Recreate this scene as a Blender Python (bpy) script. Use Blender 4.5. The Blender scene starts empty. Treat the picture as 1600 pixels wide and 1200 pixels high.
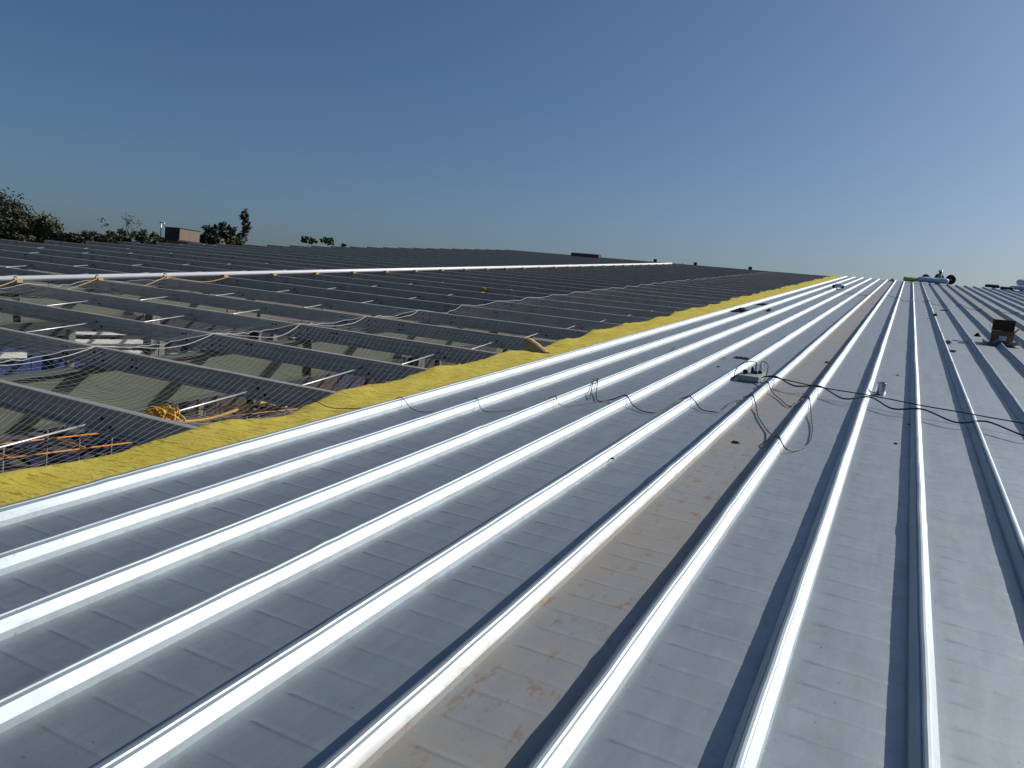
import bpy, math, random
from mathutils import Matrix, Vector, noise
R = math.radians
random.seed(7)
S = bpy.context.scene
COL = S.collection

# ---------------------------------------------------------------- camera
SLOPE = math.atan(0.1)                     # roof pitch
M = Matrix.Rotation(SLOPE, 4, 'X')         # roof coordinates (a along purlins, b up the slope, c off the sheet) -> world
CAM_H = 1.55
def W(a, b, c): return M @ Vector((a, b, c))
cam_d = bpy.data.cameras.new('camera'); cam = bpy.data.objects.new('camera', cam_d); COL.objects.link(cam)
cam_d.sensor_width = 36; cam_d.lens = 27.38; cam_d.clip_start = 0.05; cam_d.clip_end = 9000
_x = Vector((0.88929293, 0.45221294, 0.06827543))
_u = -Vector((0.14762263, -0.14253752, -0.97871886))
_z = -Vector((-0.43285752, 0.88044677, -0.19351447))
cm = Matrix((_x, _u, _z)).transposed().to_4x4()
cm.translation = Vector((0, 0, CAM_H))
cam.matrix_world = M @ cm
S.camera = cam

# ---------------------------------------------------------------- sky, sun, exposure
SUN = (M.to_3x3() @ Vector((1.0, 1.08, 0.77))).normalized()
el = math.asin(SUN.z); az = math.atan2(SUN.x, SUN.y)      # az clockwise from +Y
SKY_TILT = 2.0
w = bpy.data.worlds.new('World'); S.world = w; w.use_nodes = True
nt = w.node_tree; nt.nodes.clear()
sky = nt.nodes.new('ShaderNodeTexSky'); sky.sky_type = 'NISHITA'; sky.sun_disc = False
sky.sun_elevation = el; sky.sun_rotation = az
sky.altitude = 0; sky.air_density = 0.85; sky.dust_density = 2.0; sky.ozone_density = 6.0
bg = nt.nodes.new('ShaderNodeBackground'); bg.inputs['Strength'].default_value = 0.075
wo = nt.nodes.new('ShaderNodeOutputWorld')
hs = nt.nodes.new('ShaderNodeHueSaturation'); hs.inputs['Saturation'].default_value = 1.04; hs.inputs['Hue'].default_value = 0.496
wtc = nt.nodes.new('ShaderNodeTexCoord'); wmp = nt.nodes.new('ShaderNodeVectorRotate'); wmp.rotation_type = 'AXIS_ANGLE'
wmp.inputs['Axis'].default_value = (-0.44, 0.90, 0.0); wmp.inputs['Angle'].default_value = R(SKY_TILT)   # the phone was held a few degrees off level
nt.links.new(wtc.outputs['Generated'], wmp.inputs['Vector']); nt.links.new(wmp.outputs[0], sky.inputs['Vector'])
nt.links.new(sky.outputs[0], hs.inputs['Color']); nt.links.new(hs.outputs[0], bg.inputs[0]); nt.links.new(bg.outputs[0], wo.inputs[0])
sd = bpy.data.lights.new('sun', 'SUN'); sd.energy = 4.0; sd.angle = R(0.53); sd.color = (1.0, 0.965, 0.91)
sun = bpy.data.objects.new('sun', sd); COL.objects.link(sun)
sun.rotation_euler = SUN.to_track_quat('Z', 'Y').to_euler()
sun.location = (20, 20, 30)
vs = S.view_settings
vs.view_transform = 'Standard'; vs.look = 'None'; vs.exposure = 0.0; vs.gamma = 1.0; vs.use_curve_mapping = False

# ---------------------------------------------------------------- materials
MAT = {}
def nodes(name):
    m = bpy.data.materials.new(name); m.use_nodes = True
    t = m.node_tree; p = t.nodes['Principled BSDF']; MAT[name] = m
    return m, t, p
def N(t, ty, **kw):
    n = t.nodes.new(ty)
    for k, v in kw.items():
        if k.startswith('i_'): n.inputs[k[2:].replace('_', ' ')].default_value = v
        else: setattr(n, k, v)
    return n
def mixc(t, fac, a, b):
    n = t.nodes.new('ShaderNodeMix'); n.data_type = 'RGBA'
    for s_, v in ((0, fac), (6, a), (7, b)):
        if hasattr(v, 'is_linked'): t.links.new(v, n.inputs[s_])
        else: n.inputs[s_].default_value = v if s_ == 0 else (*v, 1)
    return n.outputs[2]
def ramp(t, src, stops):
    r = t.nodes.new('ShaderNodeValToRGB'); t.links.new(src, r.inputs[0])
    e = r.color_ramp.elements
    while len(e) < len(stops): e.new(0.5)
    for i, (p, v) in enumerate(stops):
        e[i].position = p; e[i].color = (v, v, v, 1) if not isinstance(v, tuple) else (*v, 1)
    return r.outputs[0]
def math_(t, op, a, b=None):
    n = t.nodes.new('ShaderNodeMath'); n.operation = op
    for i, v in enumerate((a, b)):
        if v is None: continue
        if hasattr(v, 'is_linked'): t.links.new(v, n.inputs[i])
        else: n.inputs[i].default_value = v
    return n.outputs[0]
def noise_(t, vec, scale, detail=3, rough=.55):
    n = N(t, 'ShaderNodeTexNoise'); n.inputs['Scale'].default_value = scale; n.inputs['Detail'].default_value = detail
    n.inputs['Roughness'].default_value = rough
    if vec is not None: t.links.new(vec, n.inputs['Vector'])
    return n.outputs['Fac']
def mapping(t, scale=(1, 1, 1), obj_rand=False):
    tc = N(t, 'ShaderNodeTexCoord'); mp = N(t, 'ShaderNodeMapping'); mp.inputs['Scale'].default_value = scale
    t.links.new(tc.outputs['Object'], mp.inputs['Vector'])
    if obj_rand:
        oi = N(t, 'ShaderNodeObjectInfo'); mu = math_(t, 'MULTIPLY', oi.outputs['Random'], 37.0)
        cb = N(t, 'ShaderNodeCombineXYZ')
        for i in range(3): t.links.new(mu, cb.inputs[i])
        t.links.new(cb.outputs[0], mp.inputs['Location'])
    return mp.outputs[0]
def bump(t, p, h, strength, dist=.01):
    b = N(t, 'ShaderNodeBump'); b.inputs['Strength'].default_value = strength; b.inputs['Distance'].default_value = dist
    t.links.new(h, b.inputs['Height']); t.links.new(b.outputs[0], p.inputs['Normal'])
def simple(name, col, rough=.6, metal=0., var=.25, scale=8., bmp=0., spec=.5):
    m, t, p = nodes(name)
    v = mapping(t, obj_rand=True)
    f = noise_(t, v, scale, 4)
    d = tuple(c * (1 - var) for c in col); l = tuple(min(1, c * (1 + var)) for c in col)
    t.links.new(mixc(t, f, d, l), p.inputs['Base Color'])
    p.inputs['Roughness'].default_value = rough; p.inputs['Metallic'].default_value = metal
    p.inputs['Specular IOR Level'].default_value = spec
    if bmp: bump(t, p, noise_(t, v, scale * 3, 3), bmp)
    return m

def make_galv():
    m, t, p = nodes('galvalume_sheet')
    v = mapping(t, (1, 1, 1), True)
    vs_ = mapping(t, (9, 1.2, 9), True)
    tc = N(t, 'ShaderNodeTexCoord'); sx = N(t, 'ShaderNodeSeparateXYZ'); t.links.new(tc.outputs['Object'], sx.inputs[0])
    low = ramp(t, sx.outputs['Z'], [(.0, 1.), (.02, 1.), (.05, .12)])
    fine = noise_(t, v, 420, 2, .7)
    mid = noise_(t, v, 5.0, 5, .6)
    streak = noise_(t, vs_, 2.2, 5, .6)
    base = mixc(t, ramp(t, fine, [(.3, 0.), (.7, 1.)]), (.335, .385, .412), (.425, .475, .505))
    base = mixc(t, math_(t, 'MULTIPLY', ramp(t, streak, [(.42, 0.), (.72, 1.)]), .5), base, (.31, .33, .345))
    speck = ramp(t, noise_(t, v, 48, 2, .6), [(.70, 0.), (.745, 1.)])
    base = mixc(t, math_(t, 'MULTIPLY', speck, .55), base, (.16, .15, .14))
    scr = ramp(t, noise_(t, mapping(t, (160, 5, 20), True), 1.0, 3, .6), [(.70, 0.), (.76, 1.)])
    base = mixc(t, math_(t, 'MULTIPLY', scr, .30), base, (.62, .63, .63))
    smud = ramp(t, noise_(t, v, 9, 6, .7), [(.52, 0.), (.68, 1.)])
    smud = math_(t, 'MULTIPLY', smud, low)
    base = mixc(t, math_(t, 'MULTIPLY', smud, .28), base, (.25, .245, .235))
    # wear with a shape of its own: dust and rust-brown smears on some sheets
    at = N(t, 'ShaderNodeAttribute'); at.attribute_type = 'OBJECT'; at.attribute_name = 'dirt'
    patch = noise_(t, v, 1.3, 6, .62)
    film = math_(t, 'MULTIPLY', math_(t, 'MULTIPLY', at.outputs['Fac'], low), ramp(t, patch, [(.30, .35), (.62, 1.)]))
    rustn = noise_(t, mapping(t, (2.2, 1, 3), True), 6.0, 9, .74)
    rust = math_(t, 'MULTIPLY', math_(t, 'MULTIPLY', at.outputs['Fac'], low), ramp(t, rustn, [(.555, 0.), (.66, 1.)]))
    col = mixc(t, math_(t, 'MULTIPLY', film, .85), base, (.30, .265, .215))
    col = mixc(t, math_(t, 'MULTIPLY', rust, .85), col, (.30, .15, .075))
    t.links.new(col, p.inputs['Base Color'])
    t.links.new(math_(t, 'SUBTRACT', .88, math_(t, 'MULTIPLY', math_(t, 'MAXIMUM', film, rust), .75)), p.inputs['Metallic'])
    ro = math_(t, 'ADD', .485, math_(t, 'MULTIPLY', mid, .18))
    ro = math_(t, 'ADD', ro, math_(t, 'MULTIPLY', smud, .06))
    ro = math_(t, 'ADD', ro, math_(t, 'MULTIPLY', film, .06))
    t.links.new(ro, p.inputs['Roughness'])
    h = math_(t, 'ADD', math_(t, 'MULTIPLY', fine, .0006), math_(t, 'MULTIPLY', mid, .004))
    bump(t, p, h, .35, 1.0)
    return m
make_galv()

def make_wool():
    m, t, p = nodes('yellow_glass_wool')
    v = mapping(t); v2 = mapping(t, (3.5, 1, 1))
    big = noise_(t, v, 3, 5, .6); fib = noise_(t, v2, 38, 5, .75)
    vo = N(t, 'ShaderNodeTexVoronoi'); vo.feature = 'DISTANCE_TO_EDGE'; vo.inputs['Scale'].default_value = 7
    wv = N(t, 'ShaderNodeMix'); wv.data_type = 'VECTOR'
    nz = N(t, 'ShaderNodeTexNoise'); nz.inputs['Scale'].default_value = 9; t.links.new(v, nz.inputs['Vector'])
    t.links.new(v, wv.inputs[4]); t.links.new(nz.outputs['Color'], wv.inputs[5]); wv.inputs[0].default_value = .18
    t.links.new(wv.outputs[1], vo.inputs['Vector'])
    crack = ramp(t, noise_(t, mapping(t, (1.6, 9, 4)), 3.2, 6, .72), [(.35, 0.), (.46, 1.)])
    gate = ramp(t, noise_(t, v, 5, 3), [(.38, .8), (.58, .1)])
    crack = math_(t, 'MAXIMUM', crack, gate)
    c = mixc(t, ramp(t, big, [(.3, 0.), (.7, 1.)]), (.66, .485, .045), (.80, .645, .12))
    c = mixc(t, math_(t, 'MULTIPLY', ramp(t, fib, [(.35, 0.), (.7, 1.)]), .45), c, (.82, .72, .20))
    c = mixc(t, crack, (.40, .29, .03), c)
    t.links.new(c, p.inputs['Base Color']); p.inputs['Roughness'].default_value = .95
    p.inputs['Specular IOR Level'].default_value = .1
    bump(t, p, math_(t, 'ADD', math_(t, 'MULTIPLY', fib, .7), math_(t, 'MULTIPLY', crack, .6)), .8, .02)
make_wool()
simple('purlin_steel', (.36, .335, .30), .5, 0., .28, 6, spec=.4)
simple('rafter_primer', (.100, .116, .082), .6, 0, .18, 4)
simple('zinc_rod', (.55, .56, .57), .4, .6, .1)
simple('white_pipe', (.86, .86, .86), .35, 0, .04)
simple('net_cord', (.40, .41, .39), .7, 0, .1)
simple('net_rope', (.50, .50, .47), .7, 0, .1)
simple('yellow_rope', (.62, .36, .04), .7, 0, .2, 60)
simple('tan_rope', (.50, .32, .10), .8, 0, .25, 40)
simple('orange_paint', (.60, .22, .03), .5, 0, .2, 20)
simple('black_rubber', (.012, .012, .014), .45, 0, .2)
simple('grey_cable', (.10, .10, .105), .5, 0, .1)
simple('dark_plastic', (.010, .011, .022), .35, 0, .2)
simple('board_grey', (.42, .44, .40), .5, 0, .08)
simple('clear_plug', (.55, .58, .55), .25, 0, .1)
simple('shiny_tin', (.80, .82, .85), .28, 1.0, .05)
simple('cardboard', (.20, .10, .05), .8, 0, .2, 14)
simple('cardboard_inside', (.075, .035, .018), .85, 0, .2, 14)
simple('paper_label', (.62, .62, .66), .6, 0, .05)
simple('plastic_bag', (.55, .52, .54), .3, 0, .15, 10, .5)
simple('kraft_face', (.46, .30, .12), .75, 0, .2, 18, .4)
simple('blue_wrap', (.45, .52, .72), .35, 0, .35, 6, .5)
simple('white_wrap', (.72, .74, .78), .28, .2, .12, 6, .4)
simple('dark_tarp', (.045, .05, .055), .5, 0, .3, 6, .5)
simple('pale_green_wool', (.50, .52, .12), .9, 0, .25, 12, .6)
simple('tyre_rubber', (.02, .02, .02), .7, 0, .3)
simple('steel_hub', (.35, .35, .36), .4, .7, .2)
simple('helmet_white', (.72, .73, .74), .3, 0, .03)
simple('skin', (.10, .055, .035), .6, 0, .1)
simple('work_clothes', (.045, .06, .05), .85, 0, .3, 20)
simple('hi_vis', (.16, .34, .10), .8, 0, .2, 20)
simple('concrete', (.21, .155, .11), .85, 0, .2, 3, .3)
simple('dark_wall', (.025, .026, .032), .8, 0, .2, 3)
simple('floor_dirt', (.085, .073, .066), .9, 0, .5, .7, .3)
simple('ground_dirt', (.16, .13, .09), .95, 0, .35, .08)
simple('wood', (.13, .075, .045), .8, 0, .35, 9, .3)
simple('old_wood', (.065, .045, .035), .85, 0, .35, 9, .3)
simple('blue_sheet', (.007, .028, .12), .55, 0, .2, 2)
simple('navy_sheet', (.018, .022, .055), .6, 0, .4, 2)
simple('white_beam', (.62, .61, .57), .6, 0, .1, 3)
simple('olive_paint', (.16, .165, .125), .7, 0, .15, 4)
simple('sky_blue_sheet', (.10, .33, .62), .5, 0, .1, 3)
simple('bark', (.10, .075, .055), .9, 0, .3, 6)
simple('leaf_dark', (.034, .042, .020), .7, 0, .45, 1.2)
simple('leaf_olive', (.085, .085, .035), .7, 0, .4, 1.2)
simple('leaf_green', (.055, .085, .026), .7, 0, .4, 1.2)
simple('leaf_yellow', (.12, .125, .028), .7, 0, .35, 1.2)
simple('dark_box', (.03, .031, .034), .6, 0, .2, 2)
simple('rag_black', (.012, .012, .013), .9, 0, .3, spec=.08)
simple('rust_scrap', (.08, .04, .025), .9, 0, .4, 40, spec=.1)

# ---------------------------------------------------------------- helpers
class MB:
    def __init__(s): s.v = []; s.f = []; s.m = []; s.sm = []
    def add(s, vs, fs, mi=0, smooth=False):
        o = len(s.v); s.v += [tuple(v) for v in vs]
        for f in fs: s.f.append(tuple(i + o for i in f)); s.m.append(mi); s.sm.append(smooth)
        return s
    def box(s, x0, x1, y0, y1, z0, z1, mi=0, mat=None):
        vs = [(x, y, z) for x in (x0, x1) for y in (y0, y1) for z in (z0, z1)]
        if mat is not None: vs = [mat @ Vector(v) for v in vs]
        return s.add(vs, [(0, 1, 3, 2), (4, 6, 7, 5), (0, 4, 5, 1), (2, 3, 7, 6), (0, 2, 6, 4), (1, 5, 7, 3)], mi)
    def tube(s, pts, r, n=6, mi=0, cap=True, smooth=True):
        pts = [Vector(p) for p in pts]; rings = []
        rs = r if isinstance(r, (list, tuple)) else [r] * len(pts)
        prev = None
        for i, p in enumerate(pts):
            d = (pts[min(i + 1, len(pts) - 1)] - pts[max(i - 1, 0)])
            if d.length < 1e-9: d = Vector((0, 0, 1))
            d.normalize()
            u = prev - d * prev.dot(d) if prev is not None else Vector((0, 0, 1)) - d * d.z
            if u.length < 1e-4: u = Vector((1, 0, 0)) - d * d.x
            u.normalize(); prev = u; q = d.cross(u)
            rings.append([p + (u * math.cos(2 * math.pi * k / n) + q * math.sin(2 * math.pi * k / n)) * rs[i] for k in range(n)])
        vs = [v for rg in rings for v in rg]; fs = []
        for i in range(len(pts) - 1):
            for k in range(n):
                k2 = (k + 1) % n
                fs.append((i * n + k, i * n + k2, (i + 1) * n + k2, (i + 1) * n + k))
        s.add(vs, fs, mi, smooth)
        if cap and n > 2:
            b = len(s.v) - len(vs); l = b + (len(pts) - 1) * n
            s.f += [tuple(b + k for k in reversed(range(n))), tuple(l + k for k in range(n))]; s.m += [mi, mi]; s.sm += [False, False]
        return s
    def prism(s, prof, axis, t0, t1, mi=0, closed=True):
        # prof: list of 2D points; axis 'a': profile is (b,c) swept along a ; 'b': profile (a,c) swept along b
        def P(q, t): return (t, q[0], q[1]) if axis == 'a' else (q[0], t, q[1])
        n = len(prof); vs = [P(q, t0) for q in prof] + [P(q, t1) for q in prof]
        fs = [(i, (i + 1) % n, n + (i + 1) % n, n + i) for i in range(n if closed else n - 1)]
        s.add(vs, fs, mi)
        if closed:
            o = len(s.v) - 2 * n
            s.f += [tuple(o + i for i in range(n)), tuple(o + n + i for i in reversed(range(n)))]; s.m += [mi, mi]; s.sm += [False, False]
        return s
    def lathe(s, prof, n=20, c=(0, 0, 0), mi=0, axis='z', wob=0, smooth=True):
        vs = []
        for r, z in prof:
            for k in range(n):
                t = 2 * math.pi * k / n; rr = r * (1 + wob * noise.noise((math.cos(t) * 2, math.sin(t) * 2, z * 9 + r)))
                x, y = rr * math.cos(t), rr * math.sin(t)
                q = (x, y, z) if axis == 'z' else ((z, x, y) if axis == 'x' else (x, z, y))
                vs.append((q[0] + c[0], q[1] + c[1], q[2] + c[2]))
        fs = [(i * n + k, i * n + (k + 1) % n, (i + 1) * n + (k + 1) % n, (i + 1) * n + k) for i in range(len(prof) - 1) for k in range(n)]
        return s.add(vs, fs, mi, smooth)
    def mesh(s, name, mats):
        me = bpy.data.meshes.new(name); me.from_pydata(s.v, [], s.f)
        for k in (mats if isinstance(mats, (list, tuple)) else [mats]): me.materials.append(MAT[k])
        me.polygons.foreach_set('material_index', s.m); me.polygons.foreach_set('use_smooth', s.sm)
        me.update(); return me
    def build(s, name, mats, parent=None, roof=None):
        return link(name, s.mesh(name, mats), parent, roof)
def link(name, me, parent=None, roof=None):
    o = bpy.data.objects.new(name, me); COL.objects.link(o); o.parent = parent
    if roof is not None: place(o, roof)
    return o
def place(o, abc=(0, 0, 0), rz=0.):
    o.matrix_world = Matrix.Translation(W(*abc)) @ M @ Matrix.Rotation(rz, 4, 'Z')
def tag(o, label, cat=None, group=None, kind=None):
    if label: o['label'] = label
    if cat: o['category'] = cat
    if group: o['group'] = group
    if kind: o['kind'] = kind
    return o
def empty(name, abc=None, rz=0.):
    o = bpy.data.objects.new(name, None); o.empty_display_size = .2; COL.objects.link(o)
    if abc is not None: place(o, abc, rz)
    return o
def nz(x, y, z=0.): return noise.noise((x, y, z))
def smooth_path(pts, step=.05):
    pts = [Vector(p) for p in pts]; out = []
    for i in range(len(pts) - 1):
        p0 = pts[max(i - 1, 0)]; p1 = pts[i]; p2 = pts[i + 1]; p3 = pts[min(i + 2, len(pts) - 1)]
        n = max(3, int((p2 - p1).length / step))
        for k in range(n):
            t = k / n
            out.append(.5 * ((2 * p1) + (p2 - p0) * t + (2 * p0 - 5 * p1 + 4 * p2 - p3) * t * t + (3 * p1 - p0 - 3 * p2 + p3) * t ** 3))
    out.append(pts[-1]); return out

# ---------------------------------------------------------------- large structure
RIDGE_B = 57.4; B0 = -4.0
RIB0 = -3.7156; PITCH = 0.4973; NP = 27
def rib_a(k): return RIB0 + PITCH * k
PB0 = 3.945; PSP = 1.665                    # purlin lines
PK = list(range(-4, 33))
PTOP = -0.045; PH = 0.20
RAFT = [13.4, 6.3, -0.8, -7.9, -15.0, -22.1, -29.2]
A_END = -29.6; A_RIGHT = 10.5

g = MB(); n_ = 40
g.add([(0, 0, -5.6)] + [(3500 * math.cos(2 * math.pi * k / n_), 3500 * math.sin(2 * math.pi * k / n_), -5.6) for k in range(n_)],
      [(0, 1 + k, 1 + (k + 1) % n_) for k in range(n_)])
tag(g.build('ground', 'ground_dirt'), None, kind='structure')
fl = MB(); fl.box(A_END, 14, -6, 62, -5.58, -5.5)
tag(fl.build('floor', 'floor_dirt'), None, kind='structure')

# roof sheets ------------------------------------------------------------
roof = empty('standing_seam_roof', (0, 0, 0))
tag(roof, 'silver standing seam metal roof with raised ribs running up to the ridge', 'roof')
RIBP = [(-.046, 0), (-.043, .026), (-.017, .060), (-.010, .061), (-.012, .072), (-.008, .080), (.001, .082), (.011, .080), (.016, .075), (.0085, .0635), (.017, .0615), (.045, .027), (.049, 0)]
def panel_mesh(var):
    m = MB(); ph = var * 31.7
    # rib
    st = []; b = B0
    while b < RIDGE_B: st.append(b); b += .09 if b < 14 else .30
    st.append(RIDGE_B)
    vs = []
    for b in st:
        j = .0034 * nz(b * .9, ph) + .0016 * nz(b * 4, ph + 5)
        jt = 1.05 if ((b - 2.6 - var * 2.3) % 7.4) < .10 else 1.0
        for i, (x, z) in enumerate(RIBP):
            f = z / .082
            vs.append((x * jt + j * f * 1.6, b, z * jt + (.0022 * nz(b * 5, ph + 9) if i in (4, 5, 6, 7, 8) else 0)))
    n = len(RIBP)
    m.add(vs, [(r * n + i, r * n + i + 1, (r + 1) * n + i + 1, (r + 1) * n + i) for r in range(len(st) - 1) for i in range(n - 1)], 0, False)
    # pan with cross flutes
    cols = [.049, .075, .104, .118, .19, .25, .31, .382, .396, .43, PITCH - .046]
    env = [0, 0, 0, 1.7, 1, 1, 1, 1, 0, 0, 0]
    rq = random.Random(40 + var); fa = [rq.choice((.5, .7, .85, 1.0, 1.1)) for _ in range(97)]
    rows = []; b = B0; FP = .1732; off = (-4.0 + .015)
    k = 0
    rows.append((B0, 0))
    while True:
        c0 = off + .06 + k * FP
        if c0 + .1 > RIDGE_B: break
        rows += [(c0 - .016, 0), (c0 - .0095, .04), (c0 - .006, .14), (c0 + .001, 1), (c0 + .004, .95), (c0 + .021, .14), (c0 + .029, .03), (c0 + .037, 0)]
        k += 1
    rows.append((RIDGE_B, 0))
    vs = []
    for b, h in rows:
        for x, e in zip(cols, env):
            z = .0017 * h * e * fa[int(b / FP) % 97]
            if 0 < x - .049 and x < PITCH - .047: z += .0020 * nz(x * 7 + ph, b * .9, ph) + .0006 * nz(x * 15, b * 3.1, ph)
            vs.append((x, b, z))
    n = len(cols)
    m.add(vs, [(r * n + i, r * n + i + 1, (r + 1) * n + i + 1, (r + 1) * n + i) for r in range(len(rows) - 1) for i in range(n - 1)], 0, True)
    return m.mesh('roof_panel', 'galvalume_sheet')
PM = [panel_mesh(v) for v in range(3)]
DIRT = {3: .06, 4: .05, 5: .95, 6: .10, 7: .10, 8: .12, 9: .12, 10: .22, 11: .40, 12: 1.0, 13: .35, 14: .2}
for k in range(NP):
    o = link('roof_panel', PM[(k * 2) % 3], roof); o.location = (rib_a(k), 0, 0)
    o['dirt'] = DIRT.get(k, .04 if k < 3 else .12)
tag(roof.children[5], 'dusty brown stained roof panel'); tag(roof.children[12], 'rust coloured roof panel')
# the far slope beyond the ridge
fs_ = MB()
t2 = -2 * SLOPE
for k in range(NP):
    a0 = rib_a(k); 
    pr = [(-.046, 0), (-.017, .06), (0, .08), (.017, .06), (.049, 0), (PITCH - .046, 0)]
    for i in range(5):
        (x0, z0), (x1, z1) = pr[i], pr[i + 1]
        q = lambda x, z, d: (a0 + x, RIDGE_B + .02 + d * math.cos(t2) - z * math.sin(t2) * 0, z + d * math.sin(t2))
        fs_.add([q(x0, z0, 0), q(x1, z1, 0), q(x1, z1, 30), q(x0, z0, 30)], [(0, 1, 2, 3)])
fs_.build('far_slope', 'galvalume_sheet', roof)['dirt'] = .1

# steel frame ------------------------------------------------------------
frame = empty('roof_frame', (0, 0, 0))
tag(frame, 'dark grey steel roof frame of purlins and rafters left of the metal sheets', 'roof frame')
t_ = .0035
def purlin_mesh():
    m = MB(); w_ = .065
    # Z section, web faces down the slope
    prof = [(0, -PH), (-w_, -PH), (-w_, -PH + .018), (-w_ + t_, -PH + .018), (-w_ + t_, -PH + t_), (-t_, -PH + t_), (-t_, 0), (w_, 0), (w_, -.018), (w_ - t_, -.018), (w_ - t_, -t_), (0, -t_)]
    m.prism(prof, 'a', A_END, A_RIGHT, 0)
    def bolt(a, z, r=.014):
        n = 6; vs = [(a + r * math.cos(6.283 * k / n), -t_ - .012, z + r * math.sin(6.283 * k / n)) for k in range(n)] + \
                    [(a + r * math.cos(6.283 * k / n), -t_, z + r * math.sin(6.283 * k / n)) for k in range(n)]
        m.add(vs, [tuple(range(n))] + [(k, (k + 1) % n, n + (k + 1) % n, n + k) for k in range(n)], 1)
    for ra in RAFT:
        for da in (-.62, -.55, -.07, .07, .55, .62):
            for z in (-.055, -.14): bolt(ra + da, z)
    for a in RODS: bolt(a + .0, -.10, .016); bolt(a + .10, -.155, .016)
    return m.mesh('purlin', ['purlin_steel', 'rag_black'])
RODS = []
for i in range(len(RAFT) - 1):
    for f in (1 / 3, 2 / 3): RODS.append(RAFT[i] + (RAFT[i + 1] - RAFT[i]) * f)
pmesh = purlin_mesh()
for k in PK:
    o = link('purlin', pmesh, frame); o.location = (0, PB0 + k * PSP, PTOP)
rm = MB(); rm.tube([(0, .0, -.205), (0, PSP - .006, -.105)], .0095, 6)
rm = rm.mesh('sag_rod', 'zinc_rod')
for a in RODS:
    if a > -4.5: continue
    for k in PK[:-1]:
        o = link('sag_rod', rm, frame); o.location = (a + .03 * nz(a, k * 1.7), PB0 + k * PSP, PTOP)
RT = PTOP - PH - .002
for ra in RAFT:
    m = MB(); m.box(ra - .006, ra + .006, B0 - 2, RIDGE_B, RT - .56, RT - .014)
    r_ = m.build('rafter', 'rafter_primer', frame)
    for nm, z0, z1, w_ in (('top_flange', RT - .012, RT, .10), ('bottom_flange', RT - .574, RT - .562, .12)):
        m = MB(); m.box(ra - w_, ra + w_, B0 - 2, RIDGE_B, z0, z1); m.build(nm, 'rafter_primer', r_)
    for j, bb in enumerate(range(3, 57, 6)):
        m = MB(); m.box(ra + .0065, ra + .095, bb - .005, bb + .005, RT - .56, RT - .014)
        if ra < -5: m.build('stiffener', 'rafter_primer', r_)
    for bb in (12.0, 30.0, 48.0):
        if ra > -5: continue
        m = MB(); p = W(ra, bb, RT - .6)
        for (x0, x1, y0, y1) in ((-.12, .12, -.006, .006), (-.12, -.108, -.10, .10), (.108, .12, -.10, .10)):
            m.box(ra + x0, ra + x1, p.y + y0, p.y + y1, -5.5, p.z + .02)
        o = m.build('column', 'olive_paint', frame); o.matrix_world = Matrix.Identity(4)

# gable wall on the far left, seen under the purlins ---------------------
gw = empty('gable_wall'); tag(gw, 'low gable wall of blue sheets and white beams below the far roof edge', 'wall')
m = MB()
def gbox(name, mat, b0, b1, c0, c1, a0=-29.10, th=.10):
    m = MB(); z0 = b0 * .0995 + c0; z1 = b1 * .0995 + c1
    m.box(a0 - th, a0, b0, b1, min(z0, z1 - .05), max(z1, z0 + .05)); return m.build(name, mat, gw)
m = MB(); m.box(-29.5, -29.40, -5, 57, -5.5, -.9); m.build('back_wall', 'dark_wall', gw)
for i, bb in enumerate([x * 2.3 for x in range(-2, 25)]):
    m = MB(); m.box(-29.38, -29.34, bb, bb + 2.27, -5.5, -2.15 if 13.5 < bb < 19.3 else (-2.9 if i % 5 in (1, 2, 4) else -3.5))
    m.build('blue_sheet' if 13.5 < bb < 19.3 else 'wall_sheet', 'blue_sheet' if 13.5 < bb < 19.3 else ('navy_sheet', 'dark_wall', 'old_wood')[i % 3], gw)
for i, (b0, b1, z0, z1) in enumerate([(12.5, 18.0, -2.62, -2.42), (19.4, 22.4, -1.70, -1.60), (19.5, 22.9, -2.06, -1.90), (21.0, 22.9, -2.50, -2.36), (24.2, 26.8, -2.62, -2.50), (32, 44, -1.9, -1.7)]):
    m = MB(); m.box(-29.2 + .05 * i, -29.0 + .05 * i, b0, b1, z0, z1); m.build('white_beam', 'white_beam', gw)
for bb in (19.42, 23.6, 26.0, 30.5):
    m = MB(); m.box(-28.9, -28.72, bb, bb + .28, -5.5, -1.5); m.build('post', 'olive_paint', gw)
m = MB()
for i in range(7): m.box(-28.6 + .02 * (i % 2), -28.55 + .02 * (i % 2), 25.0 + i * .26, 25.25 + i * .26, -2.95, -2.35)
m.build('light_blue_sheet', 'sky_blue_sheet', gw)

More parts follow.
